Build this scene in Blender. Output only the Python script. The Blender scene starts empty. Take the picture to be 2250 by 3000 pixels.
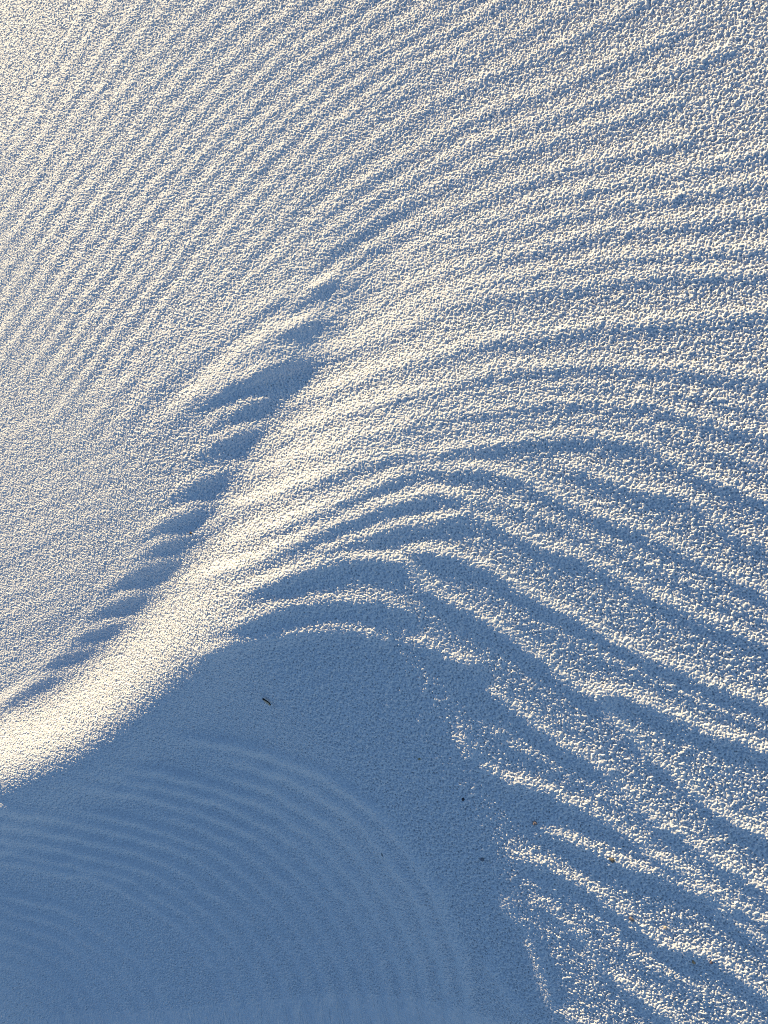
import bpy, math
import numpy as np
from mathutils import Matrix, Vector

scene = bpy.context.scene
R = math.radians

# ---------------------------------------------------------------- camera
# Held over the sand, tilted 30 degrees; the far side of the ground lies to the
# left of the picture (+Y), the top of the picture is +X.
TILT = R(30.0)
CAM_H = math.cos(TILT)
ct, st = math.cos(TILT), math.sin(TILT)
CAM = np.array([0.0, 0.0, CAM_H])
FWD = np.array([0.0, st, -ct])
RGT = np.array([0.0, -ct, -st])
UPV = np.array([1.0, 0.0, 0.0])
cd = bpy.data.cameras.new('camera')
cam = bpy.data.objects.new('camera', cd)
scene.collection.objects.link(cam)
cam.matrix_world = Matrix(((RGT[0], UPV[0], -FWD[0], CAM[0]),
                           (RGT[1], UPV[1], -FWD[1], CAM[1]),
                           (RGT[2], UPV[2], -FWD[2], CAM[2]),
                           (0, 0, 0, 1)))
cd.sensor_fit = 'HORIZONTAL'
cd.sensor_width = 36.0
cd.lens = 36.0
cd.clip_start = 0.02
cd.clip_end = 500.0
scene.camera = cam

# ---------------------------------------------------------------- sky, sun, exposure
SUN_ELEV = R(14.0)
SUN_AZ = R(55.0)                      # from +Y (picture left) towards +X (picture top)
SX, SY = math.sin(SUN_AZ), math.cos(SUN_AZ)
world = bpy.data.worlds.new('World')
scene.world = world
world.use_nodes = True
nt = world.node_tree
nt.nodes.clear()
sky = nt.nodes.new('ShaderNodeTexSky')
sky.sky_type = 'NISHITA'
sky.sun_disc = False
sky.sun_elevation = SUN_ELEV
sky.sun_rotation = SUN_AZ
sky.altitude = 1200.0
sky.air_density = 1.0
sky.dust_density = 0.0
sky.ozone_density = 3.6
bg = nt.nodes.new('ShaderNodeBackground')
bg.inputs['Strength'].default_value = 0.108
wo = nt.nodes.new('ShaderNodeOutputWorld')
nt.links.new(sky.outputs[0], bg.inputs[0])
nt.links.new(bg.outputs[0], wo.inputs[0])

sd = bpy.data.lights.new('sun', 'SUN')
sd.energy = 5.0
sd.angle = R(0.5)
sd.color = (1.0, 0.80, 0.46)
sun = bpy.data.objects.new('sun', sd)
scene.collection.objects.link(sun)
sun_vec = Vector((SX * math.cos(SUN_ELEV), SY * math.cos(SUN_ELEV), math.sin(SUN_ELEV)))
sun.rotation_euler = sun_vec.to_track_quat('Z', 'Y').to_euler()
sun.location = sun_vec * 5

vs = scene.view_settings
vs.view_transform = 'Standard'
vs.look = 'None'
vs.exposure = 1.0
vs.gamma = 1.0
vs.use_curve_mapping = False
scene.render.film_transparent = False
scene.cycles.max_bounces = 6
scene.cycles.diffuse_bounces = 3
scene.cycles.use_denoising = False
scene.cycles.filter_width = 1.0

rng = np.random.default_rng(11)

# ---------------------------------------------------------------- helpers: survey grid <-> ground
PW, PH = 2250.0, 3000.0


def project(X, Y, Z):
    """ground point -> survey coordinates (the traced plan of the ripples)"""
    dz = Z - CAM_H
    dep = Y * st - dz * ct
    dep = np.maximum(dep, 0.05)
    x = (-Y * ct - dz * st) / dep
    y = X / dep
    return (x + 0.5) * PW, 1500.0 - y * PW


def unproject(px, py, z=0.0):
    x = px / PW - 0.5
    y = (1500.0 - py) / PW
    d = FWD + x * RGT + y * UPV
    k = (z - CAM_H) / d[2]
    return CAM + d * k


def bilin(A, fy, fx):
    h, w = A.shape
    fy = np.clip(fy, 0, h - 1.001)
    fx = np.clip(fx, 0, w - 1.001)
    iy = fy.astype(np.int32)
    ix = fx.astype(np.int32)
    ty = fy - iy
    tx = fx - ix
    a = A[iy, ix] * (1 - tx) + A[iy, ix + 1] * tx
    b = A[iy + 1, ix] * (1 - tx) + A[iy + 1, ix + 1] * tx
    return a * (1 - ty) + b * ty


def bilin_tile(A, fy, fx):
    h, w = A.shape
    fy = np.mod(fy, h)
    fx = np.mod(fx, w)
    iy = fy.astype(np.int32) % h
    ix = fx.astype(np.int32) % w
    ty = fy - np.floor(fy)
    tx = fx - np.floor(fx)
    iy1 = (iy + 1) % h
    ix1 = (ix + 1) % w
    a = A[iy, ix] * (1 - tx) + A[iy, ix1] * tx
    b = A[iy1, ix] * (1 - tx) + A[iy1, ix1] * tx
    return a * (1 - ty) + b * ty


def band_noise(n, res, lam, spread=0.45, seed=0):
    """tileable band-pass noise, wavelength lam (m) on an n x n tile of cell res (m)"""
    r = np.random.default_rng(seed)
    f = np.fft.rfft2(r.standard_normal((n, n)))
    ky = np.fft.fftfreq(n, res)[:, None]
    kx = np.fft.rfftfreq(n, res)[None, :]
    k = np.sqrt(kx * kx + ky * ky)
    k0 = 1.0 / lam
    k[0, 0] = 1e-6
    g = np.exp(-0.5 * (np.log(k / k0) / spread) ** 2)
    g[0, 0] = 0
    a = np.fft.irfft2(f * g, s=(n, n))
    return a / a.std()


# ---------------------------------------------------------------- lie of the land
# slope of the sand along the light's path (positive rises away from the sun)
DX0, DY0, DS = -900.0, -900.0, 12.0
DWN, DHN = int((2250 + 1800) / DS) + 1, int((3000 + 1800) / DS) + 1
gx = DX0 + np.arange(DWN) * DS
gy = DY0 + np.arange(DHN) * DS
GX, GY = np.meshgrid(gx, gy)


def resample(pts, step):
    p = np.array(pts, float)
    d = np.r_[0, np.cumsum(np.hypot(*np.diff(p[:, :2], axis=0).T))]
    n = max(2, int(d[-1] / step) + 1)
    q = np.linspace(0, d[-1], n)
    # Catmull-Rom style smoothing: linear resample then soften
    out = np.stack([np.interp(q, d, p[:, k]) for k in range(p.shape[1])], 1)
    w = max(1, int(45 / step))
    if n > 4 * w:
        ker = np.hanning(2 * w + 3)[1:-1]
        ker /= ker.sum()
        pad = len(ker) // 2
        for k in range(out.shape[1]):
            e = np.r_[2 * out[0, k] - out[pad:0:-1, k], out[:, k], 2 * out[-1, k] - out[-2:-pad - 2:-1, k]]
            out[:, k] = np.convolve(e, ker, 'valid')
    return out


def line_field(pts):
    """pts (x, y, value, width): value * gaussian of distance, along a polyline"""
    F = np.zeros_like(GX)
    for x, y, v, w in resample(pts, 18):
        m = 3.0 * w
        i0, i1 = max(0, int((x - m - DX0) / DS)), min(DWN, int((x + m - DX0) / DS) + 2)
        j0, j1 = max(0, int((y - m - DY0) / DS)), min(DHN, int((y + m - DY0) / DS) + 2)
        if i1 <= i0 or j1 <= j0:
            continue
        g = v * np.exp(-0.5 * ((GX[j0:j1, i0:i1] - x) ** 2 + (GY[j0:j1, i0:i1] - y) ** 2) / (w * w))
        S = F[j0:j1, i0:i1]
        if v > 0:
            np.maximum(S, g, out=S)
        else:
            np.minimum(S, g, out=S)
    return F


CTRL = [  # x, y, slope
    (0, 0, 0.16), (300, 150, 0.07), (120, 500, 0.06), (500, 100, 0.02), (1000, 100, 0.01), (1600, 100, 0.02),
    (2150, 100, 0.01), (400, 700, 0.03), (800, 500, 0.01), (1300, 500, 0.01), (1800, 500, 0.015), (2200, 600, 0.0),
    (100, 1000, 0.015), (450, 1100, 0.015), (100, 1500, -0.02), (300, 1450, -0.01), (60, 1900, -0.04),
    (1250, 900, 0.03), (1700, 900, -0.01), (2150, 950, -0.035),
    (1200, 1250, -0.02), (1600, 1250, -0.09), (2100, 1300, -0.11),
    (1000, 1500, -0.08), (1300, 1600, -0.17), (1700, 1600, -0.15), (2150, 1650, -0.14),
    (800, 1850, -0.22), (1100, 1900, -0.22), (1500, 2000, -0.18), (1900, 1950, -0.165), (2200, 2050, -0.15),
    (500, 2200, -0.30), (900, 2300, -0.285), (700, 2080, -0.29), (1200, 2100, -0.27), (1260, 2400, -0.28), (1420, 2350, -0.215), (1700, 2350, -0.175), (2150, 2400, -0.16),
    (100, 2550, -0.27), (500, 2700, -0.25), (1000, 2750, -0.25), (1300, 2700, -0.27), (1480, 2800, -0.21), (1750, 2750, -0.175), (2150, 2800, -0.175),
    (300, 2980, -0.25), (900, 2980, -0.25), (1500, 2980, -0.21), (2000, 2980, -0.17),
]
num = np.zeros_like(GX)
den = np.zeros_like(GX)
CGX = np.clip(GX, -150, 2400)
CGY = np.clip(GY, -150, 3150)
for x, y, v in CTRL:
    w = np.exp(-0.5 * ((CGX - x) ** 2 + (CGY - y) ** 2) / 190.0 ** 2) + 1e-9
    num += w * v
    den += w
SLOPE = num / den
# hollow in front of the ridge, the sunlit face of the ridge, the shaded back of it
HOLLOW = [(60, 2070, -0.10, 45), (230, 1890, -0.165, 50), (420, 1690, -0.20, 54), (560, 1490, -0.205, 55),
          (680, 1290, -0.20, 55), (800, 1120, -0.175, 55), (900, 940, -0.14, 56), (1000, 780, -0.10, 60),
          (1090, 620, -0.06, 80)]
SLOPE += line_field(HOLLOW)
SLOPE += line_field([(x - 70, y - 50, v * 0.2, 110) for x, y, v, w in HOLLOW])
SLOPE += line_field([(-200, 2300, 0.46, 76), (0, 2205, 0.46, 74), (170, 2125, 0.46, 76), (330, 2000, 0.46, 80),
                     (470, 1860, 0.45, 86), (600, 1720, 0.42, 92), (700, 1585, 0.34, 98), (800, 1420, 0.28, 104),
                     (910, 1255, 0.22, 108), (1050, 1085, 0.16, 112), (1230, 895, 0.09, 120)])
SLOPE += line_field([(-250, 2500, -0.28, 90), (60, 2390, -0.28, 75), (310, 2250, -0.24, 70), (500, 2090, -0.20, 66), (650, 1970, -0.13, 60),
                     (760, 1840, -0.05, 60)])

# walk down the light's path and add up the slopes
GRES = 0.006
tmin, tmax = -2.5, 2.1
smin, smax = -2.3, 2.3
nT, nS = int((tmax - tmin) / GRES), int((smax - smin) / GRES)
sv = smin + np.arange(nS) * GRES
LAND = np.zeros((nT, nS))


def land_march(h_off):
    h = np.zeros(nS)
    for k in range(nT):
        t = tmin + k * GRES
        X = -t * SX + sv * SY
        Y = -t * SY - sv * SX
        px, py = project(X, Y, np.maximum(h - h_off, -0.35))
        m = bilin(SLOPE, (py - DY0) / DS, (px - DX0) / DS)
        # the surveyed patch only: further out the sand levels off
        r = np.maximum(np.maximum(np.abs(X) - 1.15, np.maximum(-0.25 - Y, Y - 1.6)), 0)
        m = m * np.exp(-(r / 0.25) ** 2)
        h = h + m * GRES
        LAND[k] = h


def land_at(X, Y):
    t = -(X * SX + Y * SY)
    s = X * SY - Y * SX
    return bilin(LAND, (t - tmin) / GRES, (s - smin) / GRES)


h_off = 0.0
for _ in range(3):
    land_march(h_off)
    c = unproject(1125, 1500, 0.0)
    h_off = float(land_at(np.array([c[0]]), np.array([c[1]]))[0])
LAND -= h_off

# ---------------------------------------------------------------- wind ripples
RS = 4.0
RX0, RY0 = -420.0, -420.0
RWN, RHN = int((2250 + 840) / RS) + 1, int((3000 + 840) / RS) + 1
RIP = np.zeros((RHN, RWN), np.float32)
rgx = (RX0 + np.arange(RWN) * RS).astype(np.float32)
rgy = (RY0 + np.arange(RHN) * RS).astype(np.float32)


def extend(pts):
    p = [list(map(float, q)) for q in pts]
    for end, a, b in ((0, 0, 1), (-1, -1, -2)):
        x, y = p[a][:2]
        if x < 40 or x > 2210 or y < 40 or y > 2960:
            d = np.array(p[a]) - np.array(p[b])
            d = d / (np.hypot(*d) + 1e-6) * 320
            q = [x + d[0], y + d[1]]
            p.insert(0, q) if end == 0 else p.append(q)
    return p


def ripple(pts, amp, width, fade=(60, 60), wob=4.5, var=0.2):
    """one crest: amp (mm) and width (survey units)"""
    p = resample(extend(pts), 5)
    n = len(p)
    q = np.arange(n) * 5.0
    nz = sum(rng.uniform(.4, 1) * np.sin(q / L * 2 * np.pi + rng.uniform(0, 7)) for L in (95, 170, 310)) / 2.0
    na = sum(rng.uniform(.4, 1) * np.sin(q / L * 2 * np.pi + rng.uniform(0, 7)) for L in (120, 230, 420)) / 2.0
    t = np.gradient(p, axis=0)
    t /= np.hypot(t[:, 0], t[:, 1])[:, None] + 1e-9
    p = p + np.stack([-t[:, 1], t[:, 0]], 1) * (nz * wob)[:, None]
    a = amp * np.clip(1 + var * na, 0.15, 1.9)
    a = a * np.clip(q / max(fade[0], 1), 0, 1) ** .7 * np.clip((q[-1] - q) / max(fade[1], 1), 0, 1) ** .7
    W = width
    m = 2.8 * W
    x0, x1 = p[:, 0].min() - m, p[:, 0].max() + m
    y0, y1 = p[:, 1].min() - m, p[:, 1].max() + m
    i0, i1 = max(0, int((x0 - RX0) / RS)), min(RWN, int((x1 - RX0) / RS) + 1)
    j0, j1 = max(0, int((y0 - RY0) / RS)), min(RHN, int((y1 - RY0) / RS) + 1)
    if i1 <= i0 or j1 <= j0:
        return
    F = np.zeros((j1 - j0, i1 - i0), np.float32)
    bx, by = rgx[i0:i1], rgy[j0:j1]
    k = -0.5 / (W * W)
    for (x, y), v in zip(p, a):
        u0, u1 = max(0, int((x - m - bx[0]) / RS)), min(len(bx), int((x + m - bx[0]) / RS) + 1)
        v0, v1 = max(0, int((y - m - by[0]) / RS)), min(len(by), int((y + m - by[0]) / RS) + 1)
        if u1 <= u0 or v1 <= v0:
            continue
        g = (v * np.exp(k * (by[v0:v1] - y) ** 2))[:, None] * np.exp(k * (bx[u0:u1] - x) ** 2)[None, :]
        S = F[v0:v1, u0:u1]
        np.maximum(S, g, out=S)
    RIP[j0:j1, i0:i1] += F


def family(A, B, n, amp, width, **kw):
    """n crests spread evenly between two guide crests"""
    a = resample(extend(A), 10)
    b = resample(extend(B), 10)
    q = np.linspace(0, 1, 60)
    a = np.stack([np.interp(q, np.linspace(0, 1, len(a)), a[:, k]) for k in (0, 1)], 1)
    b = np.stack([np.interp(q, np.linspace(0, 1, len(b)), b[:, k]) for k in (0, 1)], 1)
    wa, wb = width if isinstance(width, tuple) else (width, width)
    aa, ab = amp if isinstance(amp, tuple) else (amp, amp)
    for i in range(n):
        f = (i + 1) / (n + 1) + rng.uniform(-.12, .12) / (n + 1)
        l0, l1 = (0, 60) if rng.random() < .6 else (int(rng.integers(0, 12)), int(rng.integers(45, 60)))
        c = (a * (1 - f) + b * f)[l0:l1]
        ripple(c, aa + (ab - aa) * f, wa + (wb - wa) * f, **kw)


L11F = [(520, 1260), (640, 1165), (770, 1105), (860, 1075), (1000, 1040), (1150, 980), (1301, 897), (1452, 867), (1678, 840), (1829, 814), (1980, 800), (2250, 800)]
L11 = [(860, 1075), (1000, 1040), (1150, 980), (1301, 897), (1452, 867), (1678, 840), (1829, 814), (1980, 800), (2250, 800)]
L10 = [(800, 1215), (1000, 1130), (1150, 1078), (1377, 1010), (1527, 987), (1640, 972), (1791, 950), (1942, 942), (2093, 934), (2250, 910)]
L9 = [(720, 1340), (850, 1270), (1000, 1211), (1188, 1160), (1301, 1136), (1377, 1105), (1527, 1083), (1678, 1068), (1829, 1075), (1980, 1080), (2250, 1110)]
L8 = [(650, 1440), (800, 1370), (1000, 1301), (1150, 1260), (1301, 1219), (1452, 1203), (1603, 1177), (1754, 1181), (1904, 1185), (2017, 1219), (2250, 1279)]
L7 = [(560, 1575), (720, 1480), (1000, 1377), (1150, 1332), (1301, 1324), (1377, 1309), (1490, 1294), (1603, 1279), (1754, 1279), (1867, 1294), (1942, 1332), (2017, 1377), (2250, 1470)]
L65 = [(1640, 1354), (1754, 1399), (1867, 1437), (1980, 1452), (2055, 1482), (2130, 1558), (2250, 1603)]
L6 = [(640, 1605), (850, 1530), (1000, 1470), (1150, 1400), (1226, 1369), (1339, 1377), (1422, 1377), (1527, 1400), (1603, 1445), (1678, 1482), (1791, 1520), (1867, 1550), (1980, 1610), (2250, 1746)]
L5 = [(520, 1720), (760, 1640), (1000, 1527), (1113, 1482), (1226, 1452), (1279, 1445), (1339, 1460), (1414, 1500)]
L4 = [(860, 1650), (1000, 1595), (1075, 1573), (1150, 1543), (1264, 1527), (1339, 1512), (1414, 1520), (1527, 1573), (1603, 1610), (1716, 1640), (1791, 1678), (1867, 1720), (1980, 1780), (2250, 1890)]
L3 = [(1188, 1614), (1301, 1618), (1377, 1648), (1452, 1678), (1527, 1731), (1603, 1769), (1678, 1806), (1754, 1852), (1867, 1912), (1980, 1957), (2093, 2010), (2250, 2063)]
L2 = [(700, 1745), (760, 1715), (881, 1675), (976, 1648), (1085, 1634), (1166, 1641), (1188, 1652), (1226, 1708), (1301, 1761), (1377, 1788), (1452, 1833), (1527, 1893), (1603, 1946), (1678, 2006), (1754, 2051), (1820, 2130), (1889, 2202), (1980, 2277), (2055, 2345), (2130, 2398), (2250, 2458)]
L23 = [(1720, 2010), (1799, 2029), (1889, 2059), (1980, 2104), (2093, 2149), (2250, 2202)]
L15 = [(640, 1850), (748, 1809), (853, 1776), (972, 1760), (1103, 1757), (1173, 1784), (1213, 1795)]
L1 = [(560, 1930), (600, 1915), (709, 1881), (840, 1861), (945, 1844), (1037, 1842), (1116, 1870), (1150, 1880)]
L1b = [(1190, 1855), (1249, 1893), (1316, 1923), (1377, 1942), (1430, 1960)]
L1c = [(1395, 1990), (1467, 2051), (1527, 2089), (1588, 2142), (1648, 2180), (1708, 2217), (1769, 2255), (1829, 2323), (1904, 2390), (1980, 2443), (2093, 2519), (2250, 2610)]
M1 = [(1339, 2127), (1377, 2202), (1430, 2262), (1512, 2293), (1603, 2315), (1678, 2353), (1754, 2390), (1829, 2436), (1904, 2496), (2030, 2570), (2130, 2640), (2250, 2700)]
M15 = [(1573, 2413), (1648, 2451), (1754, 2496), (1829, 2534), (1942, 2564), (2055, 2617), (2130, 2684), (2250, 2770)]
M2 = [(1482, 2481), (1527, 2511), (1603, 2541), (1678, 2571), (1754, 2624), (1814, 2669), (1867, 2715), (1965, 2775), (2093, 2805), (2176, 2865), (2250, 2918)]
M3 = [(1565, 2624), (1648, 2684), (1716, 2760), (1754, 2828), (1829, 2888), (1904, 2933), (1980, 3000)]
M5 = [(1445, 2609), (1490, 2654), (1543, 2730), (1573, 2805), (1603, 2903), (1625, 2948), (1701, 3000)]
M4 = [(1407, 2790), (1452, 2850), (1490, 2910), (1527, 2956), (1560, 3000)]
UA = [(-60, 420), (20, 300), (110, 140), (180, 0)]
UB = [(200, 1330), (420, 1050), (620, 800), (760, 640), (949, 447), (1220, 244), (1559, 81), (1695, 0)]

for l in (L11, L10, L9, L8):
    ripple(l, 2.5, 17, fade=(200, 10))
for l in (L7, L6, L4):
    ripple(l, 3.1, 17, fade=(200, 10))
ripple(L5, 2.8, 17, fade=(120, 120))
ripple(L65, 3.0, 17)
for l in (L3, L2, L23, L1c):
    ripple(l, 3.9, 16, fade=(70, 10))
ripple(L15, 2.8, 17)
ripple(L1, 3.0, 17)
ripple(L1b, 3.6, 17)
for l in (M1, M15, M2, M3):
    ripple(l, 3.7, 16, fade=(70, 10))
ripple(M5, 3.4, 15)
ripple(M4, 3.4, 14)
# short crests that cut the hollow into a chain of scallops
GAPS = [(906, 848), (825, 975), (775, 1095), (735, 1182), (690, 1275), (612, 1397), (535, 1508), (490, 1588),
        (435, 1660), (360, 1756), (288, 1842), (215, 1912), (140, 1988)]
for x, y in GAPS:
    f = (1988 - y) / 1140
    e = rng.uniform(0.9, 1.1) * (0.7 + 0.45 * f)
    ripple([(x - 190 * e, y + 105 * e), (x - 95 * e, y + 40 * e), (x - 10, y), (x + 70 * e, y - 22 * e), (x + 150 * e, y - 40 * e)],
           2.4 - 0.5 * f, 15 + 3 * f, fade=(150, 110), wob=2)
ripple(UB, 1.7, 16, fade=(200, 10))
# upper right and the left flank of the hollow
family(UB, L11F, 9, (1.8, 2.5), (15, 19), fade=(180, 20))
# fine ripples in the far corner
family(UA, UB, 15, (1.5, 2.1), (10, 13), fade=(90, 20))
# faint ones along the far edge
family([(0, 1250), (200, 1150), (420, 1050)], [(0, 1690), (200, 1590), (390, 1530)], 8, 1.0, 15, fade=(10, 120))
family([(0, 1700), (160, 1640), (300, 1600)], [(0, 2050), (80, 2000), (150, 1950)], 5, 0.9, 15, fade=(10, 100))
# soft ripples on the shaded back of the ridge
family([(520, 2120), (800, 2170), (1000, 2240), (1180, 2370), (1330, 2590), (1410, 2800), (1440, 3020)],
       [(0, 2560), (250, 2600), (440, 2700), (580, 2850), (650, 3020)], 13, (6.5, 4.5), (13, 10), fade=(220, 30))
family([(0, 2580), (250, 2640), (420, 2760), (520, 2900), (570, 3020)],
       [(0, 2860), (80, 2900), (130, 2960), (160, 3020)], 6, 4.0, 10, fade=(80, 20))
# gaps between the big crests lower right carry weaker ones
family(L9, L8, 1, 1.2, 15, fade=(500, 20))
family(L8, L7, 1, 1.4, 15, fade=(600, 20))
family(L6, L4, 1, 1.4, 15, fade=(500, 60))
family(L3, L23, 1, 1.3, 15, fade=(300, 20))
family(L1c, M1, 1, 1.4, 15)
family(M2, M3, 1, 1.4, 15)

# ripples stand taller in the hollow
gain = line_field([(x, y, 1.0, w * 1.25) for x, y, v, w in HOLLOW])
RIP *= 1.0 + 0.5 * bilin(gain, np.repeat(((rgy - DY0) / DS)[:, None], RWN, 1), np.repeat(((rgx - DX0) / DS)[None, :], RHN, 0))

# ---------------------------------------------------------------- grains of the sand crust
TR, TN = 0.0007, 1500                 # tile cell (m), cells per side
TILE = TR * TN


def grain_layer(cells, rad, jit, hgt, seed):
    r = np.random.default_rng(seed)
    cs = TN / cells
    ox = r.uniform(0, 1, (cells, cells)).astype(np.float32) * jit
    oy = r.uniform(0, 1, (cells, cells)).astype(np.float32) * jit
    rr = (rad[0] + (rad[1] - rad[0]) * r.uniform(0, 1, (cells, cells)) ** 1.6).astype(np.float32) / TR
    hh = (r.uniform(-1, 1, (cells, cells)) * hgt).astype(np.float32) / TR
    yy = np.arange(TN, dtype=np.float32)[:, None]
    xx = np.arange(TN, dtype=np.float32)[None, :]
    ci = (np.arange(TN) / cs).astype(int)
    out = np.full((TN, TN), -1e3, np.float32)
    for dj in (-1, 0, 1):
        for di in (-1, 0, 1):
            jj = (ci + dj)
            ii = (ci + di)
            J, I = np.ix_(jj % cells, ii % cells)
            cx = (ii[None, :] + ox[J, I]) * cs
            cy = (jj[:, None] + oy[J, I]) * cs
            d2 = ((xx - cx) ** 2 + (yy - cy) ** 2) / rr[J, I] ** 2
            z = hh[J, I] + rr[J, I] * (0.95 * np.sqrt(np.maximum(1.0 - d2, 0.0)) - np.where(d2 > 1, (d2 - 1) * 0.5, 0))
            np.maximum(out, z, out=out)
    return out * TR


PIT = band_noise(TN, TR, 0.0034, 0.26, 5)
PIT = -np.exp(-PIT * 0.75)                       # rounded tops, narrow deep pits
PIT -= PIT.mean()
PIT = np.clip(PIT / PIT.std(), -3.2, 3)
GR = grain_layer(int(TILE / 0.0030), (0.0011, 0.0021), 1.0, 0.0004, 6)
GR = np.clip(GR - np.median(GR), -0.0016, 0.0024)
CL = band_noise(TN, TR, 0.010, 0.35, 7) * 0.00010 + band_noise(TN, TR, 0.024, 0.4, 8) * 0.00012
BIG = grain_layer(int(TILE / 0.0085), (0.0012, 0.0026), 1.0, 0.0013, 21)      # stray taller grains
BIG = np.clip(BIG - 0.0018, 0, 0.0022)


def pore_layer(cells, rad, depth, keep, seed):
    r = np.random.default_rng(seed)
    cs = TN / cells
    ox = r.uniform(0, 1, (cells, cells)).astype(np.float32)
    oy = r.uniform(0, 1, (cells, cells)).astype(np.float32)
    rr = r.uniform(rad[0], rad[1], (cells, cells)).astype(np.float32) / TR
    dd = (depth * r.uniform(0.35, 1, (cells, cells)) * (r.random((cells, cells)) < keep)).astype(np.float32)
    yy = np.arange(TN, dtype=np.float32)[:, None]
    xx = np.arange(TN, dtype=np.float32)[None, :]
    ci = (np.arange(TN) / cs).astype(int)
    out = np.zeros((TN, TN), np.float32)
    for dj in (-1, 0, 1):
        for di in (-1, 0, 1):
            jj, ii = ci + dj, ci + di
            J, I = np.ix_(jj % cells, ii % cells)
            d2 = ((xx - (ii[None, :] + ox[J, I]) * cs) ** 2 + (yy - (jj[:, None] + oy[J, I]) * cs) ** 2) / rr[J, I] ** 2
            np.maximum(out, dd[J, I] * np.clip(1.25 * (1 - d2), 0, 1), out=out)
    return out


PORE = pore_layer(int(TILE / 0.0040), (0.0008, 0.0015), 0.0020, 0.75, 31)
GRAIN = (PIT * 0.00030 + GR * 0.50 + BIG * 0.25 + CL).astype(np.float32)
FAR = band_noise(512, 0.35, 14.0, 0.5, 3)


def sand_height(X, Y, grain=True):
    base = land_at(X, Y)
    px, py = project(X, Y, base)
    rip = bilin(RIP, (py - RY0) / RS, (px - RX0) / RS) * 0.001
    inside = np.clip((px - RX0) / 300, 0, 1) * np.clip((2670 - px) / 300, 0, 1) * np.clip((py - RY0) / 300, 0, 1) * np.clip((3420 - py) / 300, 0, 1)
    rip = rip * inside
    dist = np.hypot(X, Y - 0.6)
    far = bilin_tile(FAR, Y / 0.35, X / 0.35) * np.clip((dist - 3.0) / 25.0, 0, 1) * 0.35
    h = base + rip + far
    if grain:
        # rotate the tile so its rows never line up with the picture
        c, s = math.cos(0.6), math.sin(0.6)
        U = (X * c - Y * s) / TR
        V = (X * s + Y * c) / TR
        rough = 1.20 - 0.45 * np.clip(rip / 0.004, 0, 1)      # coarser between the crests, packed smooth on them
        rough = rough * (1.0 + 0.22 * np.clip((px - 700) / 1100, 0, 1))
        pit = 1.05 - 0.40 * np.clip(rip / 0.006, 0, 1)
        h = h - bilin_tile(PORE, V, U) * pit * np.clip(1.5 - dist / 6.0, 0.0, 1)
        h = h + bilin_tile(GRAIN, V, U) * rough * np.clip(1.5 - dist / 6.0, 0.0, 1)
    return h


# ---------------------------------------------------------------- the sand sheet
def axis_core(lo, hi, n, dens_lo, dens_hi):
    q = np.linspace(0, 1, n)
    d = 1.0 / (dens_lo + (dens_hi - dens_lo) * q)
    c = np.r_[0, np.cumsum((d[1:] + d[:-1]) / 2)]
    return lo + (hi - lo) * c / c[-1]


XC = axis_core(-0.63, 0.56, 1060, 1.35, 0.95)         # across the picture (far to near)
Yc = CAM_H * np.tan(TILT - np.arctan(XC))               # ground Y, decreasing
Yc = Yc[::-1]


def grow(start, step, limit):
    out = []
    v = start
    while abs(v) < limit:
        step *= 1.28
        v += step
        out.append(v)
    return out


ylow = grow(Yc[0], Yc[0] - Yc[1], 120.0)
yhigh = grow(Yc[-1], Yc[-1] - Yc[-2], 120.0)
YS = np.r_[np.array(ylow)[::-1], Yc, np.array(yhigh)]
b = np.linspace(-0.755, 0.755, 1320)
bl = grow(b[0], b[0] - b[1], 160.0)
bh = grow(b[-1], b[-1] - b[-2], 160.0)
BS = np.r_[np.array(bl)[::-1], b, np.array(bh)]
dep = np.clip(CAM_H * ct + YS * st, 0.70, 1.60)
NX, NY = len(BS), len(YS)
X = (BS[None, :] * dep[:, None])
Y = np.repeat(YS[:, None], NX, 1)
# shake the lattice a little so that its rows do not show
Z = sand_height(X, Y)
co = np.empty((NX * NY, 3), np.float32)
co[:, 0] = X.ravel()
co[:, 1] = Y.ravel()
co[:, 2] = Z.ravel()
idx = np.arange(NX * NY, dtype=np.int32).reshape(NY, NX)
q = np.stack([idx[:-1, :-1], idx[:-1, 1:], idx[1:, 1:], idx[1:, :-1]], -1).reshape(-1, 4)
me = bpy.data.meshes.new('sand_ground')
nq = len(q)
me.vertices.add(len(co))
me.vertices.foreach_set('co', co.ravel())
me.loops.add(nq * 4)
me.loops.foreach_set('vertex_index', q.ravel())
me.polygons.add(nq)
me.polygons.foreach_set('loop_start', np.arange(nq, dtype=np.int32) * 4)
me.polygons.foreach_set('loop_total', np.full(nq, 4, np.int32))
me.update(calc_edges=True)
me.polygons.foreach_set('use_smooth', np.zeros(nq, bool))
print('sand quads', nq)


def principled(name, col, rough=0.8, spec=0.3):
    m = bpy.data.materials.new(name)
    m.use_nodes = True
    b = m.node_tree.nodes['Principled BSDF']
    b.inputs['Base Color'].default_value = (*col, 1)
    b.inputs['Roughness'].default_value = rough
    b.inputs['Specular IOR Level'].default_value = spec
    return m, b


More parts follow.
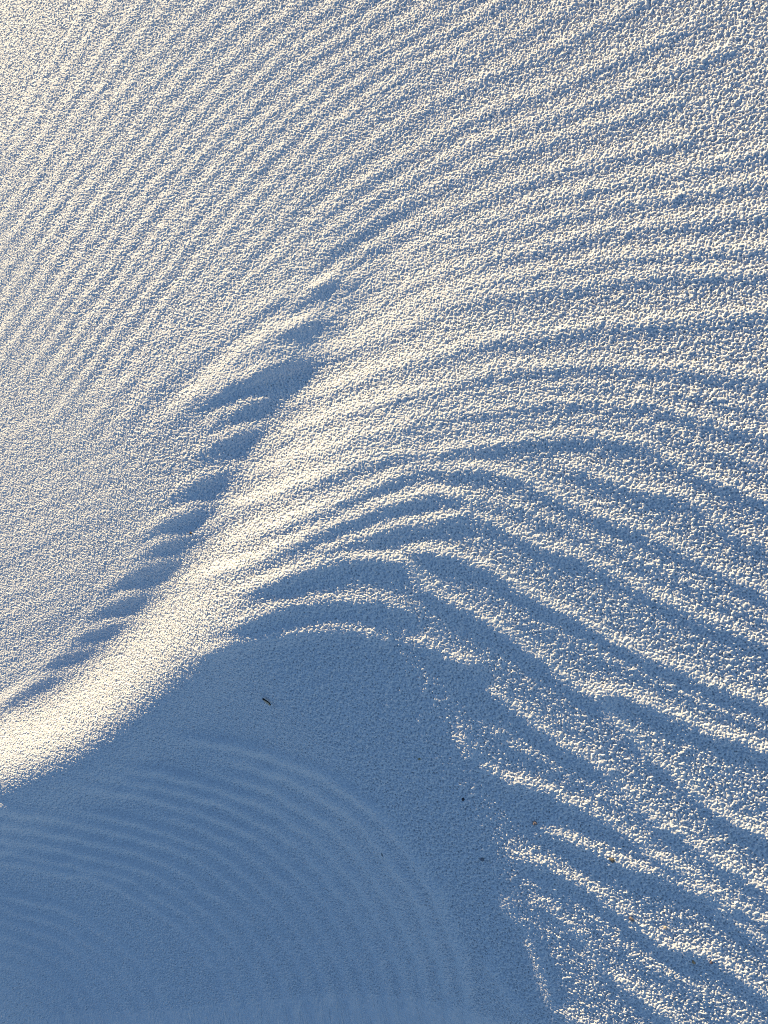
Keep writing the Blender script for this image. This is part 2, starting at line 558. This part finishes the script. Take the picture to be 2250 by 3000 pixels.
def noise_colour(m, b, c0, c1, scale, detail=3.0, bump=0.0, bscale=None):
    t = m.node_tree
    tc = t.nodes.new('ShaderNodeTexCoord')
    n = t.nodes.new('ShaderNodeTexNoise')
    n.inputs['Scale'].default_value = scale
    n.inputs['Detail'].default_value = detail
    r = t.nodes.new('ShaderNodeValToRGB')
    r.color_ramp.elements[0].position = 0.3
    r.color_ramp.elements[1].position = 0.7
    r.color_ramp.elements[0].color = (*c0, 1)
    r.color_ramp.elements[1].color = (*c1, 1)
    t.links.new(tc.outputs['Object'], n.inputs['Vector'])
    t.links.new(n.outputs['Fac'], r.inputs['Fac'])
    t.links.new(r.outputs['Color'], b.inputs['Base Color'])
    if bump:
        n2 = t.nodes.new('ShaderNodeTexNoise')
        n2.inputs['Scale'].default_value = bscale or scale
        n2.inputs['Detail'].default_value = 2.0
        bp = t.nodes.new('ShaderNodeBump')
        bp.inputs['Strength'].default_value = bump
        bp.inputs['Distance'].default_value = 0.0005
        t.links.new(tc.outputs['Object'], n2.inputs['Vector'])
        t.links.new(n2.outputs['Fac'], bp.inputs['Height'])
        t.links.new(bp.outputs['Normal'], b.inputs['Normal'])


msand, bs = principled('white_sand', (0.8, 0.78, 0.74), 0.75, 0.3)
noise_colour(msand, bs, (0.60, 0.585, 0.56), (0.70, 0.685, 0.66), 420.0, 2.0, 0.35, 900.0)
me.materials.append(msand)
sand = bpy.data.objects.new('sand_ground', me)
scene.collection.objects.link(sand)
sand['kind'] = 'structure'
sand['label'] = 'rippled white sand with a low ridge in slanting sunlight'


# ---------------------------------------------------------------- small things lying on the sand
def on_sand(px, py):
    """ground point seen at a survey position, found by stepping down the sight line"""
    z = 0.0
    for _ in range(12):
        p = unproject(px, py, z)
        z = float(sand_height(np.array([p[0]]), np.array([p[1]]))[0])
    return np.array([p[0], p[1], z])


def link(name, me, parent=None):
    o = bpy.data.objects.new(name, me)
    scene.collection.objects.link(o)
    if parent is not None:
        o.parent = parent
    return o


def tag(o, label, cat, group=None):
    o['label'] = label
    o['category'] = cat
    if group:
        o['group'] = group


import bmesh


def pebble(px, py, size, stretch, turn, c0, c1, label, seed, name='pebble', cat='pebble', sink=0.42):
    r = np.random.default_rng(seed)
    size *= 0.85
    bm = bmesh.new()
    bmesh.ops.create_icosphere(bm, subdivisions=3, radius=1.0)
    # chip flat faces off a ball, then roughen it
    planes = r.standard_normal((9, 3))
    planes /= np.linalg.norm(planes, axis=1)[:, None]
    offs = r.uniform(0.62, 0.95, 9)
    fr = r.uniform(2, 4, (3, 3))
    for v in bm.verts:
        p = np.array(v.co)
        for n_, o_ in zip(planes, offs):
            d = p @ n_ - o_
            if d > 0:
                p = p - n_ * d * 0.9
        p = p * (1 + 0.05 * np.sin(fr[0] @ p * 2.1) + 0.04 * np.sin(fr[1] @ p * 4.3))
        v.co = Vector(p)
    bm.transform(Matrix.Diagonal((size * stretch, size, size * 0.72, 1)))
    me = bpy.data.meshes.new(name)
    bm.to_mesh(me)
    bm.free()
    m, b_ = principled(name + '_stone', c0, 0.7, 0.4)
    noise_colour(m, b_, c0, c1, 900.0, 3.0, 0.4, 2500.0)
    me.materials.append(m)
    o = link(name, me)
    g = on_sand(px, py)
    o.location = (g[0], g[1], g[2] + size * 0.72 * (1 - 2 * sink))
    o.rotation_euler = (0.15, -0.1, turn)
    tag(o, label, cat, 'pebbles and coarse grains on the sand')
    return o


PEB = [
    (1567, 2410, 0.0040, 1.1, 0.6, (0.14, 0.11, 0.11), (0.22, 0.18, 0.17), 'grey-brown pebble at the tip of a short bright ripple beside the big shadow'),
    (1413, 2517, 0.0034, 1.1, 2.1, (0.12, 0.13, 0.15), (0.18, 0.19, 0.21), 'dull slate-grey pebble at the right edge of the big blue shadow'),
    (1792, 2519, 0.0032, 1.5, 1.1, (0.09, 0.08, 0.06), (0.17, 0.14, 0.10), 'dark olive-brown elongated pebble between two bright ripples lower right'),
    (559, 1561, 0.0022, 1.2, 0.4, (0.10, 0.05, 0.02), (0.24, 0.13, 0.06), 'tiny rust-brown grain in a blue hollow patch left of the sunlit ridge'),
    (1357, 2342, 0.0024, 1.4, 1.5, (0.02, 0.02, 0.025), (0.05, 0.05, 0.06), 'near-black grain in the middle of the big blue shadow'),
    (2032, 2819, 0.0024, 1.1, 0.2, (0.42, 0.22, 0.09), (0.55, 0.34, 0.17), 'orange-tan grain near the lower right corner'),
    (2083, 2818, 0.0026, 1.1, 0.9, (0.13, 0.09, 0.10), (0.20, 0.15, 0.15), 'mauve-brown grain just right of the orange-tan grain'),
    (1850, 2692, 0.0030, 1.5, 0.9, (0.15, 0.12, 0.11), (0.24, 0.20, 0.18), 'brown-grey grain resting on a bright ripple crest lower right'),
    (1121, 2504, 0.0028, 1.2, 2.6, (0.22, 0.22, 0.21), (0.32, 0.31, 0.29), 'pale grey pebble alone well inside the big blue shadow'),
    (1229, 2223, 0.0018, 1.3, 2.3, (0.16, 0.15, 0.08), (0.24, 0.22, 0.13), 'tiny olive grain in the blue shadow, right of the splinter'),
    (1950, 2718, 0.0026, 1.1, 0.3, (0.55, 0.38, 0.24), (0.62, 0.48, 0.34), 'pale peach grain in a dark ripple trough lower right'),
    (1436, 2523, 0.0021, 1.3, 1.4, (0.58, 0.50, 0.40), (0.66, 0.60, 0.52), 'small cream grain touching the slate-grey pebble on its right'),
]
for k, (px, py, sz, stc, tn, c0, c1, lab) in enumerate(PEB):
    pebble(px, py, sz, stc, tn, c0, c1, lab, 100 + k)


# a splinter of dry stem: dark bark outside, pale split face, blackened tip
def splinter():
    a = on_sand(774, 2047)
    e = on_sand(796, 2064)
    mid = (a + e) / 2
    root = bpy.data.objects.new('splinter', None)
    scene.collection.objects.link(root)
    root.location = Vector(mid)
    root.empty_display_size = 0.005
    L = float(np.hypot(*(e - a)[:2]))
    ang = math.atan2(e[1] - a[1], e[0] - a[0])
    root.rotation_euler = (0, -math.atan2(e[2] - a[2], L), ang)
    tag(root, 'tiny dark-edged splinter with a pale orange face lying on the blue shaded sand', 'splinter')

    def spindle(name, x0, x1, r0, r1, squash, lift, lo, hi, mat, rings=9, side=0.0):
        bm = bmesh.new()
        prev = None
        n = 10
        for i in range(rings + 1):
            f = i / rings
            x = x0 + (x1 - x0) * f
            r_ = (r0 + (r1 - r0) * f) * (0.35 + 0.65 * math.sin(math.pi * min(max(f, 0.06), 0.94)) ** 0.5)
            bow = 0.0006 * math.sin(f * 3.0) + 0.0002 * math.sin(f * 11)
            cur = []
            for j in range(n):
                t = lo + (hi - lo) * j / (n - 1 if hi - lo < 6.2 else n)
                cur.append(bm.verts.new((x, side + bow + r_ * math.cos(t), lift + squash * r_ * math.sin(t))))
            if prev:
                closed = hi - lo > 6.2
                for j in range(n if closed else n - 1):
                    bm.faces.new((prev[j], prev[(j + 1) % n], cur[(j + 1) % n], cur[j]))
            else:
                first = cur
            prev = cur
        bm.faces.new(first[::-1])
        bm.faces.new(prev)
        bmesh.ops.recalc_face_normals(bm, faces=bm.faces)
        me = bpy.data.meshes.new(name)
        bm.to_mesh(me)
        bm.free()
        me.materials.append(mat)
        return link(name, me, root)

    bark, bb = principled('dark_bark', (0.02, 0.014, 0.01), 0.7, 0.3)
    noise_colour(bark, bb, (0.012, 0.009, 0.007), (0.05, 0.03, 0.018), 1500.0, 3, 0.4, 4000.0)
    wood, wb = principled('split_wood', (0.6, 0.38, 0.2), 0.55, 0.3)
    noise_colour(wood, wb, (0.62, 0.36, 0.16), (0.80, 0.62, 0.42), 900.0, 3, 0.3, 4000.0)
    char, cb = principled('dark_tip', (0.01, 0.008, 0.008), 0.6, 0.3)
    noise_colour(char, cb, (0.006, 0.005, 0.005), (0.02, 0.014, 0.010), 1500.0, 3, 0.3, 4000.0)
    h = L / 2
    spindle('bark', -h, h, 0.0016, 0.0019, 0.85, 0.0030, 0, 2 * math.pi, bark)
    spindle('split_face', -h * 0.62, h * 0.96, 0.0010, 0.0015, 0.75, 0.0046, 0, 2 * math.pi, wood, side=-0.0002)
    spindle('tip', -h * 1.12, -h * 0.62, 0.0014, 0.0017, 0.9, 0.0031, 0, 2 * math.pi, char, rings=6)


splinter()
